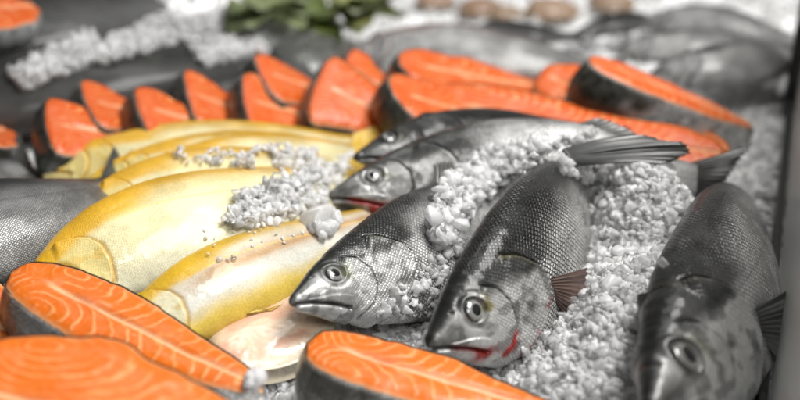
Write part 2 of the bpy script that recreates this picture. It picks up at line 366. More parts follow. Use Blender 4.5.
def bass_feat(o):
    """displacement and pigment of a bass, crease shade painted into the grooves; o: options"""
    q = BASS if o.get('kind', 'bass') == 'bass' else TROUT; bass = q is BASS
    sd = o.get('seed', 0)
    def feat(f, X, Y, rel, Wd):
        xe, ye, re = q['eye']; front = 1-sm(X, .27, .33)
        r = np.hypot(X-xe, Y-ye)
        disp = -.40*re*np.exp(-(r/(re*.92))**6)+.06*re*np.exp(-((r-re*1.18)/(re*.17))**2)-.06*re*np.exp(-((r-re*1.55)/(re*.2))**2)
        dm, smn, pm = polyd(X, Y, q['mouth']); me_ = 1-sm(X, q['mouth'][-1][0]-.004, q['mouth'][-1][0]+.008)
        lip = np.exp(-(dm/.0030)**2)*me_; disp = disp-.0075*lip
        s = dm*smn   # sign: poly goes backwards (+x) so left (+) is dorsal
        wmax = .004+.014*sm(X, .02, .095)
        maxil = sm(s, .001, .003)*(1-sm(s, wmax, wmax+.003))*sm(X, .02, .04)*me_
        disp = disp+.0028*maxil; 
        jaw = sm(-s, .001, .004)*(1-sm(-s, .016, .020))*(1-sm(X, .085, .10)); disp = disp+.0022*jaw
        dp, sp, pp = polyd(X, Y, q['pre']); sp = dp*sp          # poly runs down: left (+) is behind? fixed below
        ends = sm(pp, 0, .08)*(1-sm(pp, .93, 1.0))
        disp = disp+np.where(sp < 0, .0060*np.exp(sp/.022), 0)*sm(-sp, -.0005, .0015)*ends*front
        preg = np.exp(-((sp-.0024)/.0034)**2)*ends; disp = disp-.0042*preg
        do, so, po = polyd(X, Y, q['op']); so = do*so
        eo = sm(po, 0, .06)
        disp = disp+np.where(so < 0, .0105*np.exp(so/.030), 0)*sm(-so, -.0004, .0012)*eo*(X > .08)
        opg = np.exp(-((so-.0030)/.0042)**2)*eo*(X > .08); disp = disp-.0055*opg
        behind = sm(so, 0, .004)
        # second ridge in the gill cover, bony rays
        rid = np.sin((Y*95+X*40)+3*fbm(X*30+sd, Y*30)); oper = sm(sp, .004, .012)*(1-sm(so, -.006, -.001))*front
        disp = disp+.0011*rid*oper+.0026*(fbm(X*55+sd, Y*55, Wd*0+3)-.47)*front
        disp = disp+.0045*(fbm(X*9+sd*3.1, rel*2.2, Wd*5, 3)-.45)*sm(X, .02, .2)          # soft dents of a limp fish
        # ridge of the nape and nostril
        nos = np.hypot(X-xe+re*2.0, (Y-ye-re*.55)*1.6); disp = disp-.0030*np.exp(-(nos/.0035)**2)
        ll = Y-(.030*(1-sm(X, .25, .8)))           # lateral line
        lat = np.exp(-(ll/.0016)**2)*sm(X, .26, .28)
        nz = fbm(X*14+sd, rel*4+sd, Wd*0, 4)-.47; nz2 = fbm(X*60+sd, Y*60, Wd*0+1, 3)-.45
        k = o.get('back', .25)
        db = sm(rel+.35*nz, k-.18, k+.42)
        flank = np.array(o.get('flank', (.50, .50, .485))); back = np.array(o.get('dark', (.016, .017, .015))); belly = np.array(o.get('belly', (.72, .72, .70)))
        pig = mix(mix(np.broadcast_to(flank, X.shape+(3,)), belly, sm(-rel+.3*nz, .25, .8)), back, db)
        if o.get('band') is not None:
            b = np.exp(-((rel-.12+.25*nz)/.22)**2)*sm(X, .15, .3); pig = mix(pig, o['band'], b*o.get('bandw', .7))
        cheek = np.array(o.get('cheek', (.52, .52, .50)))
        hf = (1-behind)*front*(1-db)
        pig = mix(pig, cheek, hf*.7)
        top = sm(Y-(ye+re*.5)+.02*nz, -.006, .016)*(1-sm(X, .27, .36)); pig = mix(pig, back*1.3, top*.9)
        sn = (1-sm(X, .03, .085))*sm(s+.006*nz, -.002, .004); pig = mix(pig, back*1.6, sn*.75)
        jawc = np.array(o.get('jaw', (.62, .62, .60))); pig = mix(pig, jawc, sm(-s, .002, .006)*(1-sm(X, .10, .15))*.8*(1-db))
        if bass or 'yel' in o:
            yl = np.array(o.get('yel', (.50, .47, .16)))
            pat = np.exp(-((np.hypot(X-xe-.022, Y-ye+.004)-.004)/.012)**2)*sm(nz2+.08, -.05, .15)*o.get('yelw', .6)
            pig = mix(pig, yl, np.clip(pat, 0, 1))
            pig = mix(pig, yl, np.exp(-(so/.004)**2)*sm(nz2, -.03, .1)*.45*sm(.3-po, -.1, .1)*o.get('yelw', .6))
        eyer = np.exp(-((r-re*1.12)/(re*.22))**2); pig = mix(pig, back*1.2, eyer*.7)
        pig = mix(pig, back, np.clip(preg*.92+opg*.95*(1-.4*behind)+.5*sm(rid*.5+nz2, .32, .6)*oper, 0, 1)); pig = mix(pig, back, lip*.8)  # crease shade painted into the colour along gill-plate grooves and mouth line
        mot = sm(nz2+.4*nz, .0, .14)*front*.55; pig = mix(pig, np.minimum(back*3, .9), mot*(1-db)*(1 if bass else 0))
        red = np.array((.40, .035, .03))
        rm = o.get('redmouth', 0); 
        if rm:
            a = np.exp(-((np.hypot((X-.088)/2.2, (Y+.052+.0*X)))/.0095)**2)+.8*np.exp(-(dm/.005)**2)*sm(X, .02, .06)*me_
            pig = mix(pig, red, np.clip(a*rm*(.6+1.6*(nz2+.2)), 0, 1))
        rg = o.get('redgill', 0)
        if rg:
            a = (np.exp(-((so-.002)/.010)**2)*sm(po, .52, .66)*(1-sm(po, .80, .95))+.9*np.exp(-((sp-.006)/.008)**2)*sm(pp, .62, .75)*ends)*sm(nz2+.5*nz, -.14, .12); pig = mix(pig, red*1.3, np.clip(a*rg, 0, 1))
        pig = mix(pig, back*2.2, lat*.45)
        scl = np.clip(behind*sm(X, .12, .2)+sm(X, .26, .31)+.45*oper*0+.30*(1-behind)*sm(X, .1, .13)*(sp < 0), 0, 1)
        scl = np.maximum(scl, .38*sm(X, .11, .13)*front)
        if o.get('sclw') is not None: scl = scl*o['sclw']
        ns = o.get('scalefade', 0)
        return disp, np.clip(pig, .004, 1), scl
    return feat, q

def make_bass(pts, rolls, label, o, group, res=(430, 300), name='sea_bass', cat='fish', fins=('tail', 'd1', 'd2', 'anal', 'pec', 'pelvic'), kind='bass', mat=None, nrows=84, depth=1., width=1., hs=1., finc=((.035, .036, .033), (.11, .11, .10)), eyes=(1, -1), eyec=None, pecc=None):
    FISH_N[0] += 1
    f = Fish(kind, pts, rolls, hs=hs, depth=depth, width=width); o = dict(o); o['kind'] = kind; o.setdefault('seed', FISH_N[0]*3.7)
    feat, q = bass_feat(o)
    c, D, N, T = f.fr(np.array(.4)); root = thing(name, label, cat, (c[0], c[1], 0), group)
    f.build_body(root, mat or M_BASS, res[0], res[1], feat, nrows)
    f.eye(root, q, eyec or ((.010, .011, .011), (.34, .35, .34), (.20, .20, .19), (.030, .030, .028)), eyes)
    c1, c2 = finc; L = f.L
    e = lambda a: np.array(a, float)
    if 'tail' in fins:
        y = np.linspace(-1, 1, 9); fork = .060*(1-np.abs(y)**1.3)
        f.fin(root, 'tail_fin', f.plane(.848+0*y, .040*y*depth), f.plane(np.clip(1.0-fork, 0, 1), .105*y, .02*np.sin(y*2)), 16, c1, c2, .0016, .06, wave=.05)
    if 'd1' in fins:
        x = np.linspace(.30, .52, 6); h = np.array([.035, .062, .060, .045, .028, .012])*o.get('finh', 1)
        f.fin(root, 'dorsal_fin', f.plane(x, f.hd(x)-.004), f.plane(x+.050, f.hd(x+.03)+h), 8, c1, c2, .0011, .30, wave=.06)
    if 'd2' in fins:
        x = np.linspace(.56, .74, 6); h = np.array([.050, .052, .045, .036, .028, .020])*o.get('finh', 1)
        f.fin(root, 'dorsal_fin', f.plane(x, f.hd(x)-.004), f.plane(x+.055, f.hd(x+.05)+h), 12, c1, c2, .0009, .12, wave=.06)
    if 'anal' in fins:
        x = np.linspace(.62, .74, 6); h = np.array([.050, .052, .045, .036, .028, .020])
        f.fin(root, 'anal_fin', f.plane(x, -f.hv(x)+.004), f.plane(x+.055, -f.hv(x+.05)-h), 11, c1, c2, .0009, .12)
    if 'pelvic' in fins:
        for sd in (1, -1):
            x = np.linspace(.295, .325, 4); b = np.array([f.flank(a, -f.hv(a)*.93, sd)[0] for a in x])
            tp = np.array([f.flank(a+.085-.02*i, -f.hv(a)*.98, sd)[0] for i, a in enumerate(x)])+f.fr(np.array(.36))[2]*L*.012*sd-f.fr(np.array(.36))[1]*L*.012
            f.fin(root, 'pelvic_fin', b, tp, 6, c1, c2, .0010, .1)
    if 'pec' in fins:
        pc = pecc or (c1, c2)
        for sd in (1, -1):
            px0 = q['op'][3][0]+.012
            ys = np.linspace(.000, -.040, 5); b = np.array([f.flank(px0, y, sd)[0] for y in ys])
            lift = o.get('peclift', .03); c, D, N, T = f.fr(np.array(px0))
            tp = np.array([f.flank(px0+.115*o.get('peclen', 1)-.014*i, y*1.6-.022-.006*i, sd)[0] for i, y in enumerate(ys)])+N*sd*L*lift+D*L*o.get('pecup', 0)
            f.fin(root, 'pectoral_fin', b-N*sd*L*.003, tp, 10, pc[0], pc[1], .0012, .06, wave=.05)
    global last_f, last_root; last_f, last_root = f, root
    print(name, 'L=%.3f' % L, 'eye', [round(v) for v in proj(f.flank(*q['eye'][:2])[0])], 'op', [round(v) for v in proj(f.flank(*q['op'][3])[0])], 'snout', [round(v) for v in proj(f.C[0])])
    return root, f

GB = 'whole sea bass laid on the ice'
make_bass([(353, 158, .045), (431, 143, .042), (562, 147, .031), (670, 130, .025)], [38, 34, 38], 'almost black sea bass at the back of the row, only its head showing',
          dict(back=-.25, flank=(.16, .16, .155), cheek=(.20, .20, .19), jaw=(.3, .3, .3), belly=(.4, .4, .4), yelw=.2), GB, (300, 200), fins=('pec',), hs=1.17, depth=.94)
make_bass([(327, 197, .037), (441, 177, .041), (563, 167, .051), (748, 189, .029)], [48, 48, 56], 'long arched sea bass beside the yellow trout, red in its half open mouth',
          dict(back=.72, finh=.55, redmouth=1.8, flank=(.90, .90, .88), cheek=(.62, .62, .60), yelw=.4), GB, fins=('tail', 'd2', 'anal', 'pelvic'), hs=1.17, depth=1.06)
make_bass([(290, 303, .051), (407, 261, .034), (489, 200, .033), (548, 141, .050)], [43, 51, 44, 12], 'pale bellied sea bass with closed mouth whose snout points at the pink fillet',
          dict(back=.50, flank=(.70, .70, .685), cheek=(.78, .78, .76), jaw=(.84, .84, .82), yel=(.42, .47, .20), yelw=.8), GB, fins=('d2',), hs=1.12, depth=1.13)
make_bass([(428, 346, .041), (498, 298, .039), (580, 205, .028), (652, 160, .018)], [63, 71, 66, 15], 'sea bass with bloody gills and red lip, nose down behind the front salmon steak',
          dict(back=.36, redmouth=1.3, redgill=1.6, flank=(.62, .62, .60), cheek=(.72, .72, .70), belly=(.85, .85, .83), yel=(.50, .42, .10), yelw=.9, peclift=.03, peclen=.72), GB, depth=1.21, hs=.93, fins=('pec',), pecc=((.085, .05, .042), (.12, .085, .072)))
FISH_N[0] += 1
last_f.fin(last_root, 'tail_fin', [G(562, 150, .078), G(566, 158, .075), G(568, 166, .070)], [G(632, 138, .082), G(676, 146, .078), G(690, 156, .074), G(660, 168, .070)], 13, (.030, .031, .029), (.060, .060, .056), .0012, .02, wave=.07)
make_bass([(648, 414, .050), (725, 294, .033), (738, 246, .018), (758, 214, -.060)], [55, 60, 62], 'dark sea bass lying against the glass side panel, nose cut off by the frame',
          dict(back=.62, flank=(.80, .80, .79), cheek=(.97, .97, .95), jaw=(.95, .95, .93), belly=(.5, .5, .5), yelw=.5), GB, fins=('pec',), hs=.84, depth=.94, width=.84)

GT = 'yellow trout laid side by side'
def yellow(pts, rolls, label, res=(240, 170), **kw):
    o = dict(back=.44, flank=(.95, .86, .50), dark=(.72, .40, .012), belly=(.90, .86, .62), cheek=(.80, .62, .16), jaw=(.85, .7, .3), yelw=0)
    o.update(kw.pop('o', {}))
    return make_bass(pts, rolls, label, o, GT, res, 'yellow_trout', 'fish', kw.pop('fins', ('tail',)), 'trout', M_TROUT, 190, finc=((.55, .36, .05), (.7, .5, .12)),
                     eyec=((.02, .02, .015), (.6, .5, .15), (.62, .46, .08), (.3, .22, .04)), eyes=(1,), **kw)
yellow([(42, 174, .022), (170, 158, .026), (290, 149, .028), (400, 150, .016)], [34, 38, 40], 'farthest yellow trout, lying along the row of salmon steaks')
yellow([(88, 184, .026), (180, 167, .031), (290, 156, .031), (390, 155, .014)], [34, 38, 40], 'yellow trout second from the salmon row, mostly hidden by its neighbours')
yellow([(124, 184, .031), (210, 169, .038), (300, 160, .036), (385, 152, .010)], [34, 38, 40], 'short visible yellow trout with rounded nose, third from the salmon row')
yellow([(62, 232, .030), (150, 195, .040), (280, 178, .038), (375, 164, .010)], [34, 38, 40], 'yellow trout whose blunt head shows just behind the biggest trout')
yellow([(20, 330, .028), (120, 250, .046), (260, 208, .044), (385, 178, .010)], [26, 28, 30], 'biggest yellow trout, broad pale flank with its head behind the salmon steak', (330, 240), depth=1.12)
yellow([(98, 372, .020), (190, 303, .038), (310, 250, .034), (398, 206, .010)], [34, 32, 36], 'yellow trout nearest the bass, with an orange band along a silvery flank', (330, 240), depth=.88, hs=1.0,
       o=dict(band=(.58, .26, .015), bandw=.75, flank=(.93, .91, .80), belly=(.92, .66, .10), back=.40, cheek=(.88, .80, .46), dark=(.70, .42, .012), yel=(.42, .17, .05), yelw=.9), fins=('pelvic',))

GW = 'whole salmon at the left edge'
def grey(pts, rolls, label, name='whole_salmon', group=GW, res=(200, 130), **kw):
    o = dict(back=.30, flank=(.34, .34, .335), dark=(.020, .021, .020), belly=(.62, .62, .61), cheek=(.4, .4, .4), yelw=0); o.update(kw.pop('o', {}))
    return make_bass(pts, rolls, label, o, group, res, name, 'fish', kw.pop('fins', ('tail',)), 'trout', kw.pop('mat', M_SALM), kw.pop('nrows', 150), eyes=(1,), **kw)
grey([(-330, 330, .03), (-150, 262, .06), (20, 222, .060), (150, 178, .02)], [30, 28, 26], 'silvery grey whole salmon entering from the left beside the yellow trout', o=dict(back=.25))
grey([(-380, 240, .03), (-210, 205, .05), (-60, 176, .050), (48, 160, .015)], [30, 28, 26], 'darker whole salmon behind the silvery one at the left edge', o=dict(back=-.1))
GD = 'dark whole fish in the back left'
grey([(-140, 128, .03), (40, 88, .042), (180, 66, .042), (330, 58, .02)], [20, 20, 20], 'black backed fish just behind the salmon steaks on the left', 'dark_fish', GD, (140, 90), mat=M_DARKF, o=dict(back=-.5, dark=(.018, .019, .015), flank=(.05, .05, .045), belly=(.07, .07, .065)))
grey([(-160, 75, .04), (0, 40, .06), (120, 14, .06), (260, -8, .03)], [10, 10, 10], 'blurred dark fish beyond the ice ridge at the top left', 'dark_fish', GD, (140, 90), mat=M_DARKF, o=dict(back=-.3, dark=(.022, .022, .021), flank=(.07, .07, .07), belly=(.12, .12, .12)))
GS = 'pale silver fish in the blurred back right'
sil = dict(back=.45, flank=(.74, .74, .73), dark=(.05, .05, .048), belly=(.8, .8, .79))
grey([(335, 62, .03), (430, 50, .045), (540, 62, .04), (640, 78, .02)], [25, 25, 25], 'pale silver fish with pinkish edge right behind the salmon steaks', 'silver_fish', GS, (140, 90), o=dict(sil, dark=(.25, .16, .13)))
grey([(640, 24, .03), (700, 20, .045), (760, 32, .04), (820, 45, .02)], [25]*3, 'farthest silver fish under the grey back wall', 'silver_fish', GS, (120, 80), o=sil)
grey([(615, 52, .03), (675, 46, .04), (740, 48, .04), (800, 60, .02)], [25]*3, 'silver fish with a bright white flank, in the middle of the back right group', 'silver_fish', GS, (120, 80), o=sil)
grey([(650, 76, .03), (700, 68, .04), (750, 62, .04), (800, 50, .02)], [25]*3, 'nearest silver fish of the back right group, above the orange steak', 'silver_fish', GS, (120, 80), o=sil)
GK = 'slim dark fish in the far back'
dk = dict(back=-.4, dark=(.03, .03, .03), flank=(.1, .1, .1), belly=(.25, .25, .25))
grey([(480, 26, .02), (530, 34, .03), (590, 38, .015)], [20]*3, 'slim dark fish lying below the brown shells', 'slim_fish', GK, (90, 60), o=dk, depth=.9)
grey([(575, 34, .02), (615, 24, .03), (665, 18, .015)], [20]*3, 'slim dark fish to the right of the brown shells', 'slim_fish', GK, (90, 60), o=dk, depth=.9)

# ---------------------------------------------------------------- salmon steaks
STK = [0]
def steak(dors, tip, label, width, thick, tilt=0., yaw=0., group='salmon steaks on the ice', sat=0., name='salmon_steak', prof=None, res=(150, 90), light=0.):
    """dors / tip: (px, py, z) of the two ends of the upper cut face"""
    STK[0] += 1; sd = STK[0]*7.3
    O, Q = G(*dors), G(*tip); Ln = np.linalg.norm(Q-O); X = (Q-O)/Ln
    n = unit(np.array([0, 0, 1.])-X*X[2]); Yv = np.cross(n, X)            # Yv points away from the camera for X to the right
    t = math.radians(tilt); n, Yv = n*math.cos(t)-Yv*math.sin(t), Yv*math.cos(t)+n*math.sin(t)
    px, pw = prof or ([0, .02, .06, .14, .28, .45, .62, .78, .9, .97, 1], [.0, .40, .66, .88, 1, .97, .84, .64, .42, .24, .0])
    nx, ny = res; s = .5-.5*np.cos(np.linspace(0, PI, nx)); s = s*.5+.5*np.linspace(0, 1, nx); j = np.linspace(-1, 1, ny); j = np.sign(j)*np.abs(j)**.8
    hw = curve(px, pw, s)*width/2*(1+.22*(fbm(s*5+sd, s*0+sd)-.47)*2*sm(s, .05, .3))
    bend = .05*Ln*np.sin(s*2.4+sd)*.5
    x = np.repeat((s*Ln)[:, None], ny, 1); y = hw[:, None]*j[None]+bend[:, None]
    ew = hw[:, None]*(1-np.abs(j))[None]     # distance to the rim
    rim = np.minimum(ew, np.minimum(s, 1-s)[:, None]*Ln)
    z = .0035*(1-np.exp(-rim/.004))-.0035+.0030*(fbm(x*45+sd, y*45, x*0+sd)-.47)-.0022*np.exp(-((y-bend[:, None])/.0022)**2)*sm(s, .12, .3)[:, None]+.004*(fbm(x*13+sd, y*13, x*0+2)-.47)
    top = O+X*x[..., None]+Yv*y[..., None]+n*z[..., None]
    # phase of the muscle layers: nested arcs drawn out toward the belly on each side of the middle line
    yy = np.abs(y-bend[:, None]); x0 = .18*Ln; y0 = .72*width*.5
    ex = np.where(x > x0, (x-x0)*.48, (x-x0)*.95)
    ph = np.hypot(ex, (yy-y0)*1.0)/.0050+.5*(np.sign(y-bend[:, None]))+1.2*fbm(x*24+sd, y*24)
    marb = sm(rim, .0005, .004)*.95
    oc = mix(np.array((.60, .130, .006)), np.array((.50, .060, .002)), np.full(x.shape, sat)); oc = mix(oc, (.86, .36, .14), np.full(x.shape, light)*(fbm(x*20+sd, y*20)))
    fat = np.array((.72, .46, .27))
    pg = mix(oc, fat, np.exp(-((y-bend[:, None]+.003*(fbm(x*60+sd, x*0)-.5))/(.0013+.0012*fbm(x*80, y*0+sd)))**2)*.85*sm(s, .10, .2)[:, None])
    pg = mix(pg, fat*np.array((.95, .9, .8)), np.exp(-(ew/.0016)**2)*.65)
    pg = mix(pg, np.array((.55, .12, .04)), np.exp(-(np.hypot(x-.3*Ln, (yy)*1.4)/.010)**2)*.30)
    pg = mix(pg, fat, sm(fbm(x*70+sd, y*160+3, x*0, 3), .58, .72)*.32*sm(s, .0, .2)[:, None])
    root = thing(name, label, 'salmon steak', tuple((O+Q)/2-n*thick), group)
    bot = O+X*x[..., None]+Yv*y[..., None]-n*(thick+z[..., None]*.3)
    F = gridF(nx, ny); N1 = nx*ny
    V = np.vstack([top.reshape(-1, 3), bot.reshape(-1, 3)])
    obj('flesh', mesh_np('flesh', V, np.vstack([F, F[:, ::-1]+N1]), {'pig': ('FLOAT_COLOR', np.vstack([pg.reshape(-1, 3)]*2)), 'phase': ('FLOAT', np.r_[ph.ravel(), ph.ravel()]), 'marb': ('FLOAT', np.r_[marb.ravel(), marb.ravel()])}), M_FLESH, root)
    # skin round the rim, bulging a little, edge 0.6 mm proud of the flesh
    loop_i = [(i, 0) for i in range(nx)]+[(i, ny-1) for i in range(nx-1, -1, -1)]
    ii = np.array(loop_i); Tt = top[ii[:, 0], ii[:, 1]]; Bb = bot[ii[:, 0], ii[:, 1]]
    cen = (O+X*(x[ii[:, 0], ii[:, 1]])[:, None]+Yv*bend[ii[:, 0]][:, None])
    tang = unit(np.roll(Tt, -1, 0)-np.roll(Tt, 1, 0)); on = unit(np.cross(tang, n)); on = on*np.sign(((Tt-(O+X*Ln*.4))*on).sum(1, keepdims=True))
    nk = 16; k = np.linspace(0, 1, nk)
    bul = np.sin(k*PI)*thick*.10+.0007
    V = Tt[:, None]*(1-k)[None, :, None]+Bb[:, None]*k[None, :, None]+on[:, None]*bul[None, :, None]+n*(.0007*(1-2*k))[None, :, None]
    sx = s[ii[:, 0]][:, None]+0*k[None]; nz = fbm(V[..., 0]*60+sd, V[..., 1]*60, V[..., 2]*60)-.47
    sk = mix(mix(np.array((.040, .042, .034)), np.array((.32, .33, .33)), sm(sx+.5*nz, .22, .55)), (.62, .62, .61), sm(sx+.4*nz, .55, .95))
    sk = mix(sk, (.45, .45, .43), np.exp(-(k/.04)**2)[None]+0*sx)
    F = gridF(len(ii), nk)
    obj('skin', mesh_np('skin', V.reshape(-1, 3), F, {'pig': ('FLOAT_COLOR', sk.reshape(-1, 3))}), M_SKIN, root)
    BLOCK.append((np.vstack([top[::10, ::8].reshape(-1, 3)]), gridF(top[::10, ::8].shape[0], top[::10, ::8].shape[1])))
    return root
hi = (300, 200)
steak((-70, 388, .072), (305, 475, .050), 'largest salmon steak in the bottom left corner, cut off by the frame', .100, .036, 10, res=hi)
steak((8, 269, .070), (268, 381, .040), 'salmon steak with black and silver skin lying over the trout heads', .046, .046, 6, res=hi)
steak((-90, 290, .050), (20, 330, .035), 'sliver of salmon steak at the left edge beside the black skin', .06, .03, 20, res=(80, 50))
steak((310, 334, .052), (560, 408, .034), 'salmon steak at the bottom edge below the sea bass, silver mottled skin in front', .045, .046, 4, res=hi)
G2_ = 'salmon steaks on the ice'
kw = dict(sat=.75)
steak((-40, 130, .070), (14, 128, .024), 'orange scrap of salmon steak at the left edge above the grey salmon', 0.055, 0.025, 24, res=(60, 40), **kw)
wedge = ([0, .015, .05, .12, .25, .5, .75, .95, 1], [.0, .55, .86, 1, .98, .76, .50, .22, .0])
RW = dict(res=(90, 60), prof=wedge, **kw)
steak((88, 99, .062), (158, 116, .032), 'leftmost upright salmon steak of the rear rank', 0.065, 0.034, 23, **RW)
steak((48, 122, .060), (142, 141, .028), 'leftmost salmon steak of the front rank with black skin at its left end', 0.067, 0.036, 25, **RW)
steak((190, 92, .060), (252, 112, .030), 'small salmon steak behind the gap between two bigger ones', 0.069, 0.034, 27, **RW)
steak((140, 107, .062), (236, 125, .028), 'salmon steak with dark triangular skin second in the front rank', 0.065, 0.038, 23, **RW)
steak((262, 70, .070), (330, 90, .036), 'salmon steak standing highest, left of the middle, at the back of the row', 0.063, 0.038, 25, **RW)
steak((246, 96, .060), (322, 118, .028), 'salmon steak with whitish left rim touching the farthest trout', 0.074, 0.036, 27, **RW)
steak((346, 65, .066), (408, 100, .030), 'salmon steak leaning behind the big one left of the bass heads', 0.065, 0.038, 23, **RW)
steak((316, 84, .066), (412, 127, .026), 'wide salmon steak with black rind just left of the dark bass head', 0.083, 0.041, 27, res=(120, 80), prof=wedge, **kw)
steak((404, 66, .070), (545, 84, .024), 'salmon steak behind the long fillet with a brown lower rind', 0.061, 0.029, 24, res=(120, 80), **kw)
steak((396, 92, .070), (500, 116, .024), 'salmon steak with dark green black rind over the dark bass head', 0.072, 0.034, 24, res=(120, 80), **kw)
long = ([0, .02, .06, .14, .28, .45, .62, .78, .9, .97, 1], [.0, .5, .76, .95, 1, .95, .9, .84, .66, .40, .0])
steak((425, 92, .050), (728, 152, .024), 'long thin salmon fillet stretching along the arched bass', .062, .026, 24, prof=long, res=(200, 80), name='salmon_fillet', **kw)
steak((540, 72, .050), (612, 96, .040), 'salmon chunk showing between the long fillet and the right steak', .05, .03, 26, res=(90, 60), **kw)
steak((590, 56, .085), (758, 127, .022), 'rightmost salmon steak with a broad dark skin band facing front', .046, .050, 6, res=(160, 80), **kw)
steak((648, 122, .022), (728, 150, .018), 'small pale salmon offcut below the rightmost steak', .05, .018, 10, res=(90, 60), light=.9, sat=.4)
steak((-60, 14, .12), (36, 2, .10), 'blurred salmon piece in the far top left corner', .07, .03, 25, res=(60, 40), **kw)

# pale fillet lying under the lowest trout
def pale_fillet():
    O, Q = G(205, 352, .020), G(318, 298, .022); Ln = np.linalg.norm(Q-O); X = (Q-O)/Ln; n = unit(np.array([-.05, -.25, 1.])); n = unit(n-X*(n@X)); Y = np.cross(n, X)
    nx, ny = 110, 60; s = np.linspace(0, 1, nx); j = np.linspace(-1, 1, ny)
    hw = curve([0, .05, .2, .45, .7, .9, 1], [.002, .012, .024, .032, .030, .020, .010], s); x = np.repeat((s*Ln)[:, None], ny, 1); y = hw[:, None]*j[None]-.008
    e = hw[:, None]*(1-np.abs(j))[None]; z = .010*(1-np.exp(-e/.010))+.0025*(fbm(x*60, y*60)-.47)
    V = O+X*x[..., None]+Y*y[..., None]+n*z[..., None]; Bv = V-n*(.012+z*.6)[..., None]
    c = mix(mix((.66, .50, .36), (.62, .33, .23), sm(fbm(x*40, y*110, x*0, 4), .42, .62)*.8), (.74, .66, .50), sm(np.abs(j), .55, 1)[None]+0*x)
    c = mix(c, (.42, .27, .20), np.exp(-((np.hypot(x-.78*Ln, y+.010))/.012)**2)*.7)
    F = gridF(nx, ny); n1 = nx*ny; idx = np.arange(n1).reshape(nx, ny)
    st = lambda a: np.stack([a[:-1], a[1:], a[1:]+n1, a[:-1]+n1], 1)
    me = mesh_np('pale_fillet', np.vstack([V.reshape(-1, 3), Bv.reshape(-1, 3)]), np.vstack([F, F[:, ::-1]+n1, st(idx[0]), st(idx[-1]), st(idx[:, 0]), st(idx[:, -1])]), {'pig': ('FLOAT_COLOR', np.vstack([c.reshape(-1, 3)]*2))})
    tag(obj('fish_fillet', me, attr_mat('fillet_flesh', .25, .5, 0, .2, .0005, 300)), 'pale pink fillet tucked under the lowest yellow trout by the bass snout', 'fish fillet')
pale_fillet()

# ---------------------------------------------------------------- garnish, shells far back
def leaf_clump(px, py, z, n, size, cols, label, name='lettuce_garnish'):
    c = G(px, py, z); V = []; F = []; P = []; k = 0
    for i in range(n):
        a = RNG.uniform(0, 2*PI); el = RNG.uniform(.1, 1.0); d = np.array([math.cos(a)*math.cos(el), math.sin(a)*math.cos(el), math.sin(el)]); sd = unit(np.cross(d, [0, 0, 1.])); nn = np.cross(sd, d)
        L = size*RNG.uniform(.6, 1.1); u = np.linspace(0, 1, 12)[:, None]; v = np.linspace(-1, 1, 11)[None]
        wd = .42*L*np.sin(PI*u**.8)**.7; ruff = .10*L*np.sin(v*9+i+u*14)*np.abs(v)*u
        p = c+d*(u*L)[..., None]*1+sd*(wd*v)[..., None]+nn*(ruff-.35*L*u*u+.1*L*v*v)[..., None]
        V.append(p.reshape(-1, 3)); F.append(gridF(12, 11)+k); k += 132
        cc = mix(cols[0], cols[1], np.clip(np.abs(v)*.8+u*.3-.2+RNG.uniform(-.2, .2), 0, 1)+0*u); P.append(cc.reshape(-1, 3))
    me = mesh_np(name, np.vstack(V), np.vstack(F), {'pig': ('FLOAT_COLOR', np.vstack(P))})
    o = obj(name, me, M_LEAF); md = o.modifiers.new('thick', 'SOLIDIFY'); md.thickness = .001
    return tag(o, label, 'garnish', 'green leaves garnishing the far end')
M_LEAF = attr_mat('leaf', .4, .1)
leaf_clump(270, 14, .05, 11, .07, ((.20, .23, .11), (.10, .13, .05)), 'pale green leaf garnish, leftmost of the far greenery')
leaf_clump(310, 26, .04, 12, .045, ((.10, .13, .02), (.05, .08, .015)), 'dark green leaf sprig lowest in the far greenery, on the ice')
leaf_clump(358, 14, .05, 11, .06, ((.26, .27, .10), (.04, .06, .015)), 'yellow green leaf garnish, rightmost of the far greenery')
def shell(px, py, z, r, col, label):
    c = G(px, py, z); a = np.linspace(0, PI/2, 14)[:, None]; b = np.linspace(0, 2*PI, 49)[None]
    rad = r*np.sin(a)*(1+.05*np.cos(b*12))*(1+.25*np.cos(b)); h = r*.6*np.cos(a)*(1+.04*np.cos(b*12)*np.sin(a))+0*b
    V = c+np.stack([rad*np.cos(b), rad*np.sin(b)*.8, h], -1)
    pc = mix(np.array(col)*.6, (.30, .22, .15), .5+.5*np.sin(14*a)+0*b)
    tag(obj('scallop_shell', mesh_np('scallop_shell', V.reshape(-1, 3), gridF(14, 49), {'pig': ('FLOAT_COLOR', pc.reshape(-1, 3))}), M_LEAF), label, 'shell', 'blurred shells at the far end')
shell(476, 12, .005, .030, (.30, .14, .08), 'dark brown shell, leftmost of the far shells')
shell(500, 16, .005, .024, (.28, .17, .10), 'small brown shell beside the dark one at the far end')
shell(545, 14, .005, .034, (.48, .30, .20), 'large tan shell above the slim dark fish')
shell(606, 6, .005, .030, (.36, .22, .14), 'brown shell farthest right by the silver fish')
shell(430, 4, .005, .026, (.40, .22, .16), 'reddish shell next to the green leaves')

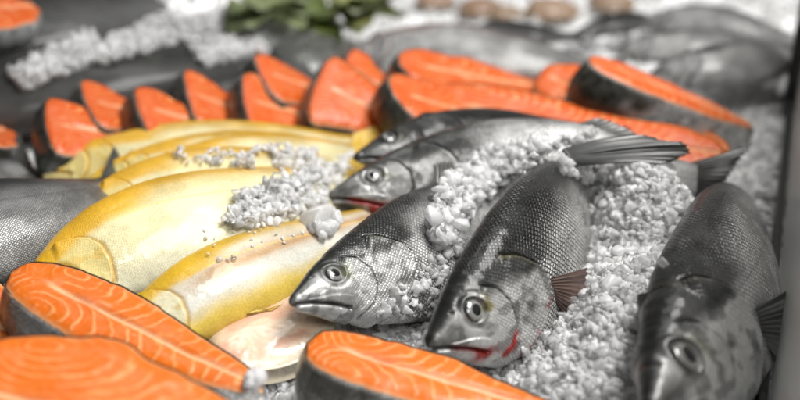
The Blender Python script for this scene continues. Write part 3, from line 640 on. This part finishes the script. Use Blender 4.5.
# ---------------------------------------------------------------- ice
HEAPS = [(G(640, 190, .05), .050, .050), (G(645, 260, .05), .045, .045), (G(628, 320, .04), .036, .048), (G(580, 390, .02), .020, .045), (G(660, 215, .04), .03, .05),
         (G(475, 205, .05), .042, .030), (G(510, 170, .05), .040, .030), (G(240, 205, .03), .02, .06), (G(400, 330, .0), .004, .05)]
RIDGE = [(G(15, 78, .03), .050, .045), (G(70, 54, .03), .055, .045), (G(130, 36, .03), .060, .055), (G(195, 22, .03), .060, .07), (G(200, 52, .02), .030, .05), (G(235, 12, .03), .05, .08), (G(270, 55, .0), .012, .06)]
def bed_h(x, y):
    h = .012*(fbm(x*14+3, y*14+5)-.5)-.006
    for c, a, r in HEAPS+RIDGE: h = h+a*np.exp(-(((x-c[0])**2+(y-c[1])**2)/r**2))
    return h
def bed_sheet(x, y, drop=None):
    X, Y = np.meshgrid(x, y, indexing='ij'); h = bed_h(X, Y)
    wx, wy = 2.2*(fbm(X*60, Y*60)-.5), 2.2*(fbm(X*60+9, Y*60+4)-.5)
    a1, a2, id1, p1 = worley(X*120+wx, Y*105+wy); b1, b2, id2, p2 = worley(X*235+wx*2, Y*215+wy); 
    h = h+.0050*(id1-.4)+.0075*p1-.0022*(1-sm(a2-a1, 0, .22))+.0022*id2+.0034*p2-.0010*(1-sm(b2-b1, 0, .2))
    if drop is not None: h = h-.012*drop(X, Y)
    return np.stack([X, Y, h], -1)
def bed():
    x0, x1, y0, y1 = -.34, .40, .43, .86
    inside = lambda X, Y: sm(X, x0, x0+.01)*(1-sm(X, x1-.01, x1))*sm(Y, y0, y0+.01)*(1-sm(Y, y1-.01, y1))
    x = np.linspace(-1, 1, 420); x = 1.3*(.6*x+.4*x**3); y = .28+1.45*np.linspace(0, 1, 380)**1.3
    C = bed_sheet(x, y, inside); Fn = bed_sheet(np.linspace(x0, x1, 820), np.linspace(y0, y1, 520))
    V = np.vstack([C.reshape(-1, 3), Fn.reshape(-1, 3)]); F = np.vstack([gridF(420, 380), gridF(820, 520)+420*380])
    o = obj('ice_bed', mesh_np('ice_bed', V, F), M_BED); o['kind'] = 'structure'
    L = []
    for Q, k in ((C, 5), (Fn, 6)):
        q = Q[::k, ::k]; L.append((q.reshape(-1, 3), gridF(q.shape[0], q.shape[1])))
    return L
BED = bed()

def bvh(parts):
    V = np.vstack([p[0] for p in parts]); off = 0; F = []
    for v, f in parts: F += (f+off).tolist(); off += len(v)
    return BVHTree.FromPolygons(V.tolist(), F)
BODY = bvh(BLOCK); ALL = bvh(BLOCK+BED)

import bmesh
def chunk_templates(n, seg):
    out = []
    while len(out) < n:
        bm = bmesh.new(); k = RNG.integers(9, 17); P = unit(RNG.normal(size=(k, 3)))*RNG.uniform(.75, 1.1, (k, 1))*RNG.uniform(.38, 1.25, 3)
        vs = [bm.verts.new(p) for p in P]; r = bmesh.ops.convex_hull(bm, input=vs)
        bmesh.ops.delete(bm, geom=[v for v in bm.verts if not v.link_faces], context='VERTS')
        bmesh.ops.dissolve_limit(bm, angle_limit=.30, verts=bm.verts[:], edges=bm.edges[:])
        if seg: bmesh.ops.bevel(bm, geom=bm.edges[:]+bm.verts[:], offset=.13, segments=seg, affect='EDGES', profile=.5, clamp_overlap=True)
        bmesh.ops.triangulate(bm, faces=bm.faces[:]); bm.verts.ensure_lookup_table(); bm.verts.index_update()
        V = np.array([v.co[:] for v in bm.verts]); F = np.array([[v.index for v in f.verts] for f in bm.faces]); bm.free()
        tr = V[F]; vol = (np.cross(tr[:, 0], tr[:, 1])*tr[:, 2]).sum()
        if vol < 0: F = F[:, ::-1]; print('flip')
        if np.isfinite(V).all() and np.abs(V).max() < 1.6: out.append((V.astype(np.float32), F))
    return out
T3, T2, T1 = chunk_templates(14, 3), chunk_templates(24, 2), chunk_templates(12, 1)
IV, IF, IM, ioff = [], [], [], [0]
def put_chunk(p, r, T):
    V, F = T[RNG.integers(len(T))]
    q = RNG.normal(size=4); q /= np.linalg.norm(q); a, b, c, d = q
    R = np.array([[1-2*(c*c+d*d), 2*(b*c-a*d), 2*(b*d+a*c)], [2*(b*c+a*d), 1-2*(b*b+d*d), 2*(c*d-a*b)], [2*(b*d-a*c), 2*(c*d+a*b), 1-2*(b*b+c*c)]])
    IV.append(p+(V*r)@R.T); IF.append(F+ioff[0]); ioff[0] += len(V); IM.append(np.full(len(F), int(RNG.random() < .26), np.int32))
def in_poly(x, y, P):
    r = False; j = len(P)-1
    for i in range(len(P)):
        if (P[i][1] > y) != (P[j][1] > y) and x < (P[j][0]-P[i][0])*(y-P[i][1])/(P[j][1]-P[i][1])+P[i][0]: r = not r
        j = i
    return r
def pile(poly, n, height, rmin, rmax, clump=0., bedonly=False, sink=.35):
    xs = [p[0] for p in poly]; ys = [p[1] for p in poly]; k = 0; tries = 0
    while k < n and tries < n*8:
        tries += 1; px, py = RNG.uniform(min(xs), max(xs)), RNG.uniform(min(ys), max(ys))
        if not in_poly(px, py, poly): continue
        if clump and vnoise(np.array([px/22.]), np.array([py/14.]))[0] < clump: continue
        d = Vector(ray(px, py)); hit = ALL.ray_cast(Vector(CAM), d)
        if hit[0] is None: continue
        if bedonly and hit[0][2] > bed_h(np.array([hit[0][0]]), np.array([hit[0][1]]))[0]+.012: continue
        r = rmin+(rmax-rmin)*RNG.random()**2.2; p = np.array(hit[0])+np.array([0, -.2, 1])*height*RNG.random()**1.3+np.array([0, 0, r*sink])
        put_chunk(p, r, T2 if r > .0035 else T1); k += 1
def scatter(x0, x1, y0, y1, n, rmin, rmax, tl=T2):
    for i in range(n):
        x, y = RNG.uniform(x0, x1), RNG.uniform(y0, y1); z = float(bed_h(np.array([x]), np.array([y]))[0])
        r = rmin+(rmax-rmin)*RNG.random()**2; p = np.array([x, y, z+r*RNG.uniform(-.1, .8)+.002])
        pr = proj(p)
        if not (-40 < pr[0] < 840 and -30 < pr[1] < 440): continue
        loc, nn, ii, dd = BODY.find_nearest(Vector(p))
        if loc is not None:
            up = BODY.ray_cast(Vector(p), Vector((0, 0, 1)), .12); dn = BODY.ray_cast(Vector(p), Vector((0, 0, -1)), .12)
            if up[0] is not None and dn[0] is not None: continue
            if up[0] is not None and up[3] < .004: continue
        put_chunk(p, r, tl if r > .003 else T1)
# loose chunks over the bed
scatter(-.10, .36, .46, .78, 7000, .002, .0066)
scatter(-.35, .0, .44, .62, 1800, .003, .009)
scatter(-.1, .42, .76, 1.05, 3500, .0025, .006, T1)
scatter(-.8, .6, 1.0, 1.5, 4000, .005, .013, T1)
# heaps
pile([(585, 178), (620, 168), (655, 166), (690, 182), (702, 200), (690, 232), (668, 280), (648, 320), (640, 400), (530, 400), (497, 375), (552, 328), (594, 268), (600, 228)], 5200, .003, .0016, .0058, bedonly=True, sink=-.12)
pile([(428, 240), (440, 195), (462, 172), (500, 160), (540, 150), (548, 160), (520, 178), (495, 195), (468, 222), (455, 256), (436, 252)], 1100, .012, .0024, .0078)
pile([(222, 226), (240, 198), (290, 180), (330, 166), (352, 158), (360, 165), (328, 192), (326, 208), (290, 222), (250, 232)], 800, .007, .0020, .0062)
pile([(228, 168), (260, 150), (320, 152), (352, 146), (372, 158), (330, 172), (280, 172)], 190, .006, .0022, .0055, clump=.42)
pile([(155, 165), (180, 150), (240, 150), (230, 166)], 40, .003, .002, .005, clump=.45)
pile([(470, 160), (500, 148), (560, 140), (600, 132), (590, 142), (540, 155)], 120, .004, .0018, .0045, clump=.4)
pile([(690, 207), (718, 214), (708, 232), (690, 262), (668, 300), (655, 300), (668, 262)], 130, .004, .002, .0055, bedonly=True)
pile([(372, 322), (400, 290), (430, 262), (455, 250), (440, 290), (428, 330), (410, 335)], 160, .002, .002, .006)
pile([(240, 400), (252, 378), (300, 360), (312, 366), (330, 400)], 200, .003, .002, .006)
pile([(312, 232), (320, 214), (340, 212), (338, 226), (322, 244)], 40, .004, .004, .009)
pile([(640, 312), (660, 298), (650, 350), (646, 400), (622, 400)], 300, .004, .002, .006, bedonly=True, sink=0)
pile([(556, 168), (600, 166), (640, 170), (655, 178), (600, 192), (572, 182)], 320, .010, .002, .0062)
pile([(190, 275), (330, 230), (330, 215), (200, 230)], 26, .001, .0015, .003)
for (a, b) in (((10, 85), (90, 45)), ((90, 60), (170, 25)), ((150, 35), (250, 20)), ((190, 60), (250, 40))):
    x0, x1 = sorted((a[0], b[0])); y0, y1 = sorted((a[1], b[1]))
    pile([(a[0], a[1]-8), (b[0], b[1]-10), (b[0]+20, b[1]+14), (a[0]+14, a[1]+8)], 1300, .008, .0018, .0055)
ice = obj('crushed_ice', mesh_np('crushed_ice', np.vstack(IV), np.vstack(IF)), M_ICE); ice['kind'] = 'stuff'; ice.data.materials.append(M_CLEAR); ice.data.polygons.foreach_set('material_index', np.concatenate(IM))
print('ice chunks', len(IV), 'verts', ioff[0])
# a few single lumps large enough to point at
GI = 'single ice lumps'
def lump(px, py, r, label, lift=.6):
    hit = ALL.ray_cast(Vector(CAM), Vector(ray(px, py))); p = np.array(hit[0])+np.array([0, 0, r*lift]); V, F = T3[RNG.integers(len(T3))]
    tag(obj('ice_lump', mesh_np('ice_lump', p+V*r*np.array([1.1, .95, .9]), F), M_CLEAR if r < .009 else M_ICE), label, 'ice lump', GI)
lump(318, 226, .0125, 'smooth ice lump below the jaw of the arched bass')
lump(663, 268, .0062, 'clear ice lump at the edge of the dark right bass')
lump(668, 228, .0068, 'grey ice lump at the foot of the big ice heap, beside the right bass back')
lump(452, 208, .0110, 'broad ice lump on the middle heap over the pale bellied bass')

# ---------------------------------------------------------------- case: glass side, post, back wall
def box(c0, c1, up, t, sidev):
    c0, c1 = np.array(c0), np.array(c1); s = np.array(sidev)*t; u = np.array([0, 0, up])
    V = np.array([c0, c1, c1+s, c0+s, c0+u, c1+u, c1+s+u, c0+s+u]); F = np.array([[0, 3, 2, 1], [4, 5, 6, 7], [0, 1, 5, 4], [1, 2, 6, 5], [2, 3, 7, 6], [3, 0, 4, 7]])
    return V, F
def bevel(o, w):
    m = o.modifiers.new('bevel', 'BEVEL'); m.width = w; m.segments = 3; return o
A, B = G(755, 420, 0), G(786, 112, 0); A[2] = B[2] = -.03; d = unit(B-A); sdv = np.array([d[1], -d[0], 0])
A = A-d*.25
gp = thing('glass_side_panel', 'grey glass side panel with a black seal at the right edge of the display', 'glass panel', tuple((A+B)/2))
V, F = box(A+sdv*.007, B+sdv*.007, .27, .008, sdv)
M_PANE = simple('grey_glass', (.75, .75, .73), .45, .0, 9, .15, .0, .5); M_PANE.node_tree.nodes['Principled BSDF'].inputs['Transmission Weight'].default_value = .6
bevel(obj('pane', mesh_np('pane', V, F, None, False), M_PANE, gp), .001)
M_BLK = simple('black_rubber', (.012, .012, .012), .35, 0, 200, .3, .0002)
V, F = box(A-sdv*.001, B-sdv*.001, .046, .006, sdv); bevel(obj('seal', mesh_np('seal', V, F, None, False), M_BLK, gp), .0015)
post0 = B+d*.004
V, F = box(post0-sdv*.004, post0+d*.05-sdv*.004, .6, .045, sdv); po = bevel(obj('corner_post', mesh_np('corner_post', V, F, None, False), M_BLK), .003)
tag(po, 'black corner post at the far end of the glass panel', 'post')
W0 = np.array([-1.6, 1.72, -.05]); W1 = np.array([1.8, 1.60, -.05]); dv = unit(W1-W0)
V, F = box(W0, W1, 1.2, .03, np.array([-dv[1], dv[0], 0])); wl = obj('back_wall', mesh_np('back_wall', V, F, None, False), simple('grey_wall', (.20, .20, .20), .6, 0, 5, .1))
tag(wl, 'plain grey wall behind the far end of the display', 'wall')
# counter under the ice
V, F = box((-1.6, .1, -.09), (1.6, .1, -.09), .05, 1.6, (0, 1, 0)); ct = obj('display_counter', mesh_np('display_counter', V, F, None, False), simple('counter_steel', (.4, .4, .4), .35, .8, 30, .1)); ct['kind'] = 'structure'

# ---------------------------------------------------------------- light
w = bpy.data.worlds.new('World'); S.world = w; w.use_nodes = True
w.node_tree.nodes['Background'].inputs[0].default_value = (1, 1, 1, 1); w.node_tree.nodes['Background'].inputs[1].default_value = .07
def area(name, loc, target, sx, sy, power, col=(1, 1, 1)):
    l = bpy.data.lights.new(name, 'AREA'); l.shape = 'RECTANGLE'; l.size = sx; l.size_y = sy; l.energy = power; l.color = col
    o = bpy.data.objects.new(name, l); COL.objects.link(o); o.location = loc
    o.rotation_euler = (Vector(target)-Vector(loc)).to_track_quat('-Z', 'Y').to_euler(); return o
area('market_and_fill_lamp', (.62, .62, 1.35), (.08, .62, 0), .8, .6, 34, (1, .985, .96))
area('market_and_fill_lamp', (.15, 1.25, 1.45), (.05, .75, 0), 1.3, .35, 6, (1, .99, .97))

# ---------------------------------------------------------------- render settings
area('market_and_fill_lamp', (.45, -.35, 1.05), (.12, .55, 0), .7, .5, 9, (1, 1, 1))  # front fill, added to brighten the near bass heads and ice
S.view_settings.view_transform = 'Standard'; S.view_settings.look = 'None'; S.view_settings.gamma = 1; S.view_settings.exposure = 0
S.render.engine = 'CYCLES'; S.cycles.use_denoising = True
S.cycles.max_bounces = 24; S.cycles.transmission_bounces = 20; S.cycles.diffuse_bounces = 4; S.cycles.glossy_bounces = 4
S.cycles.sample_clamp_indirect = 4; S.cycles.caustics_reflective = False
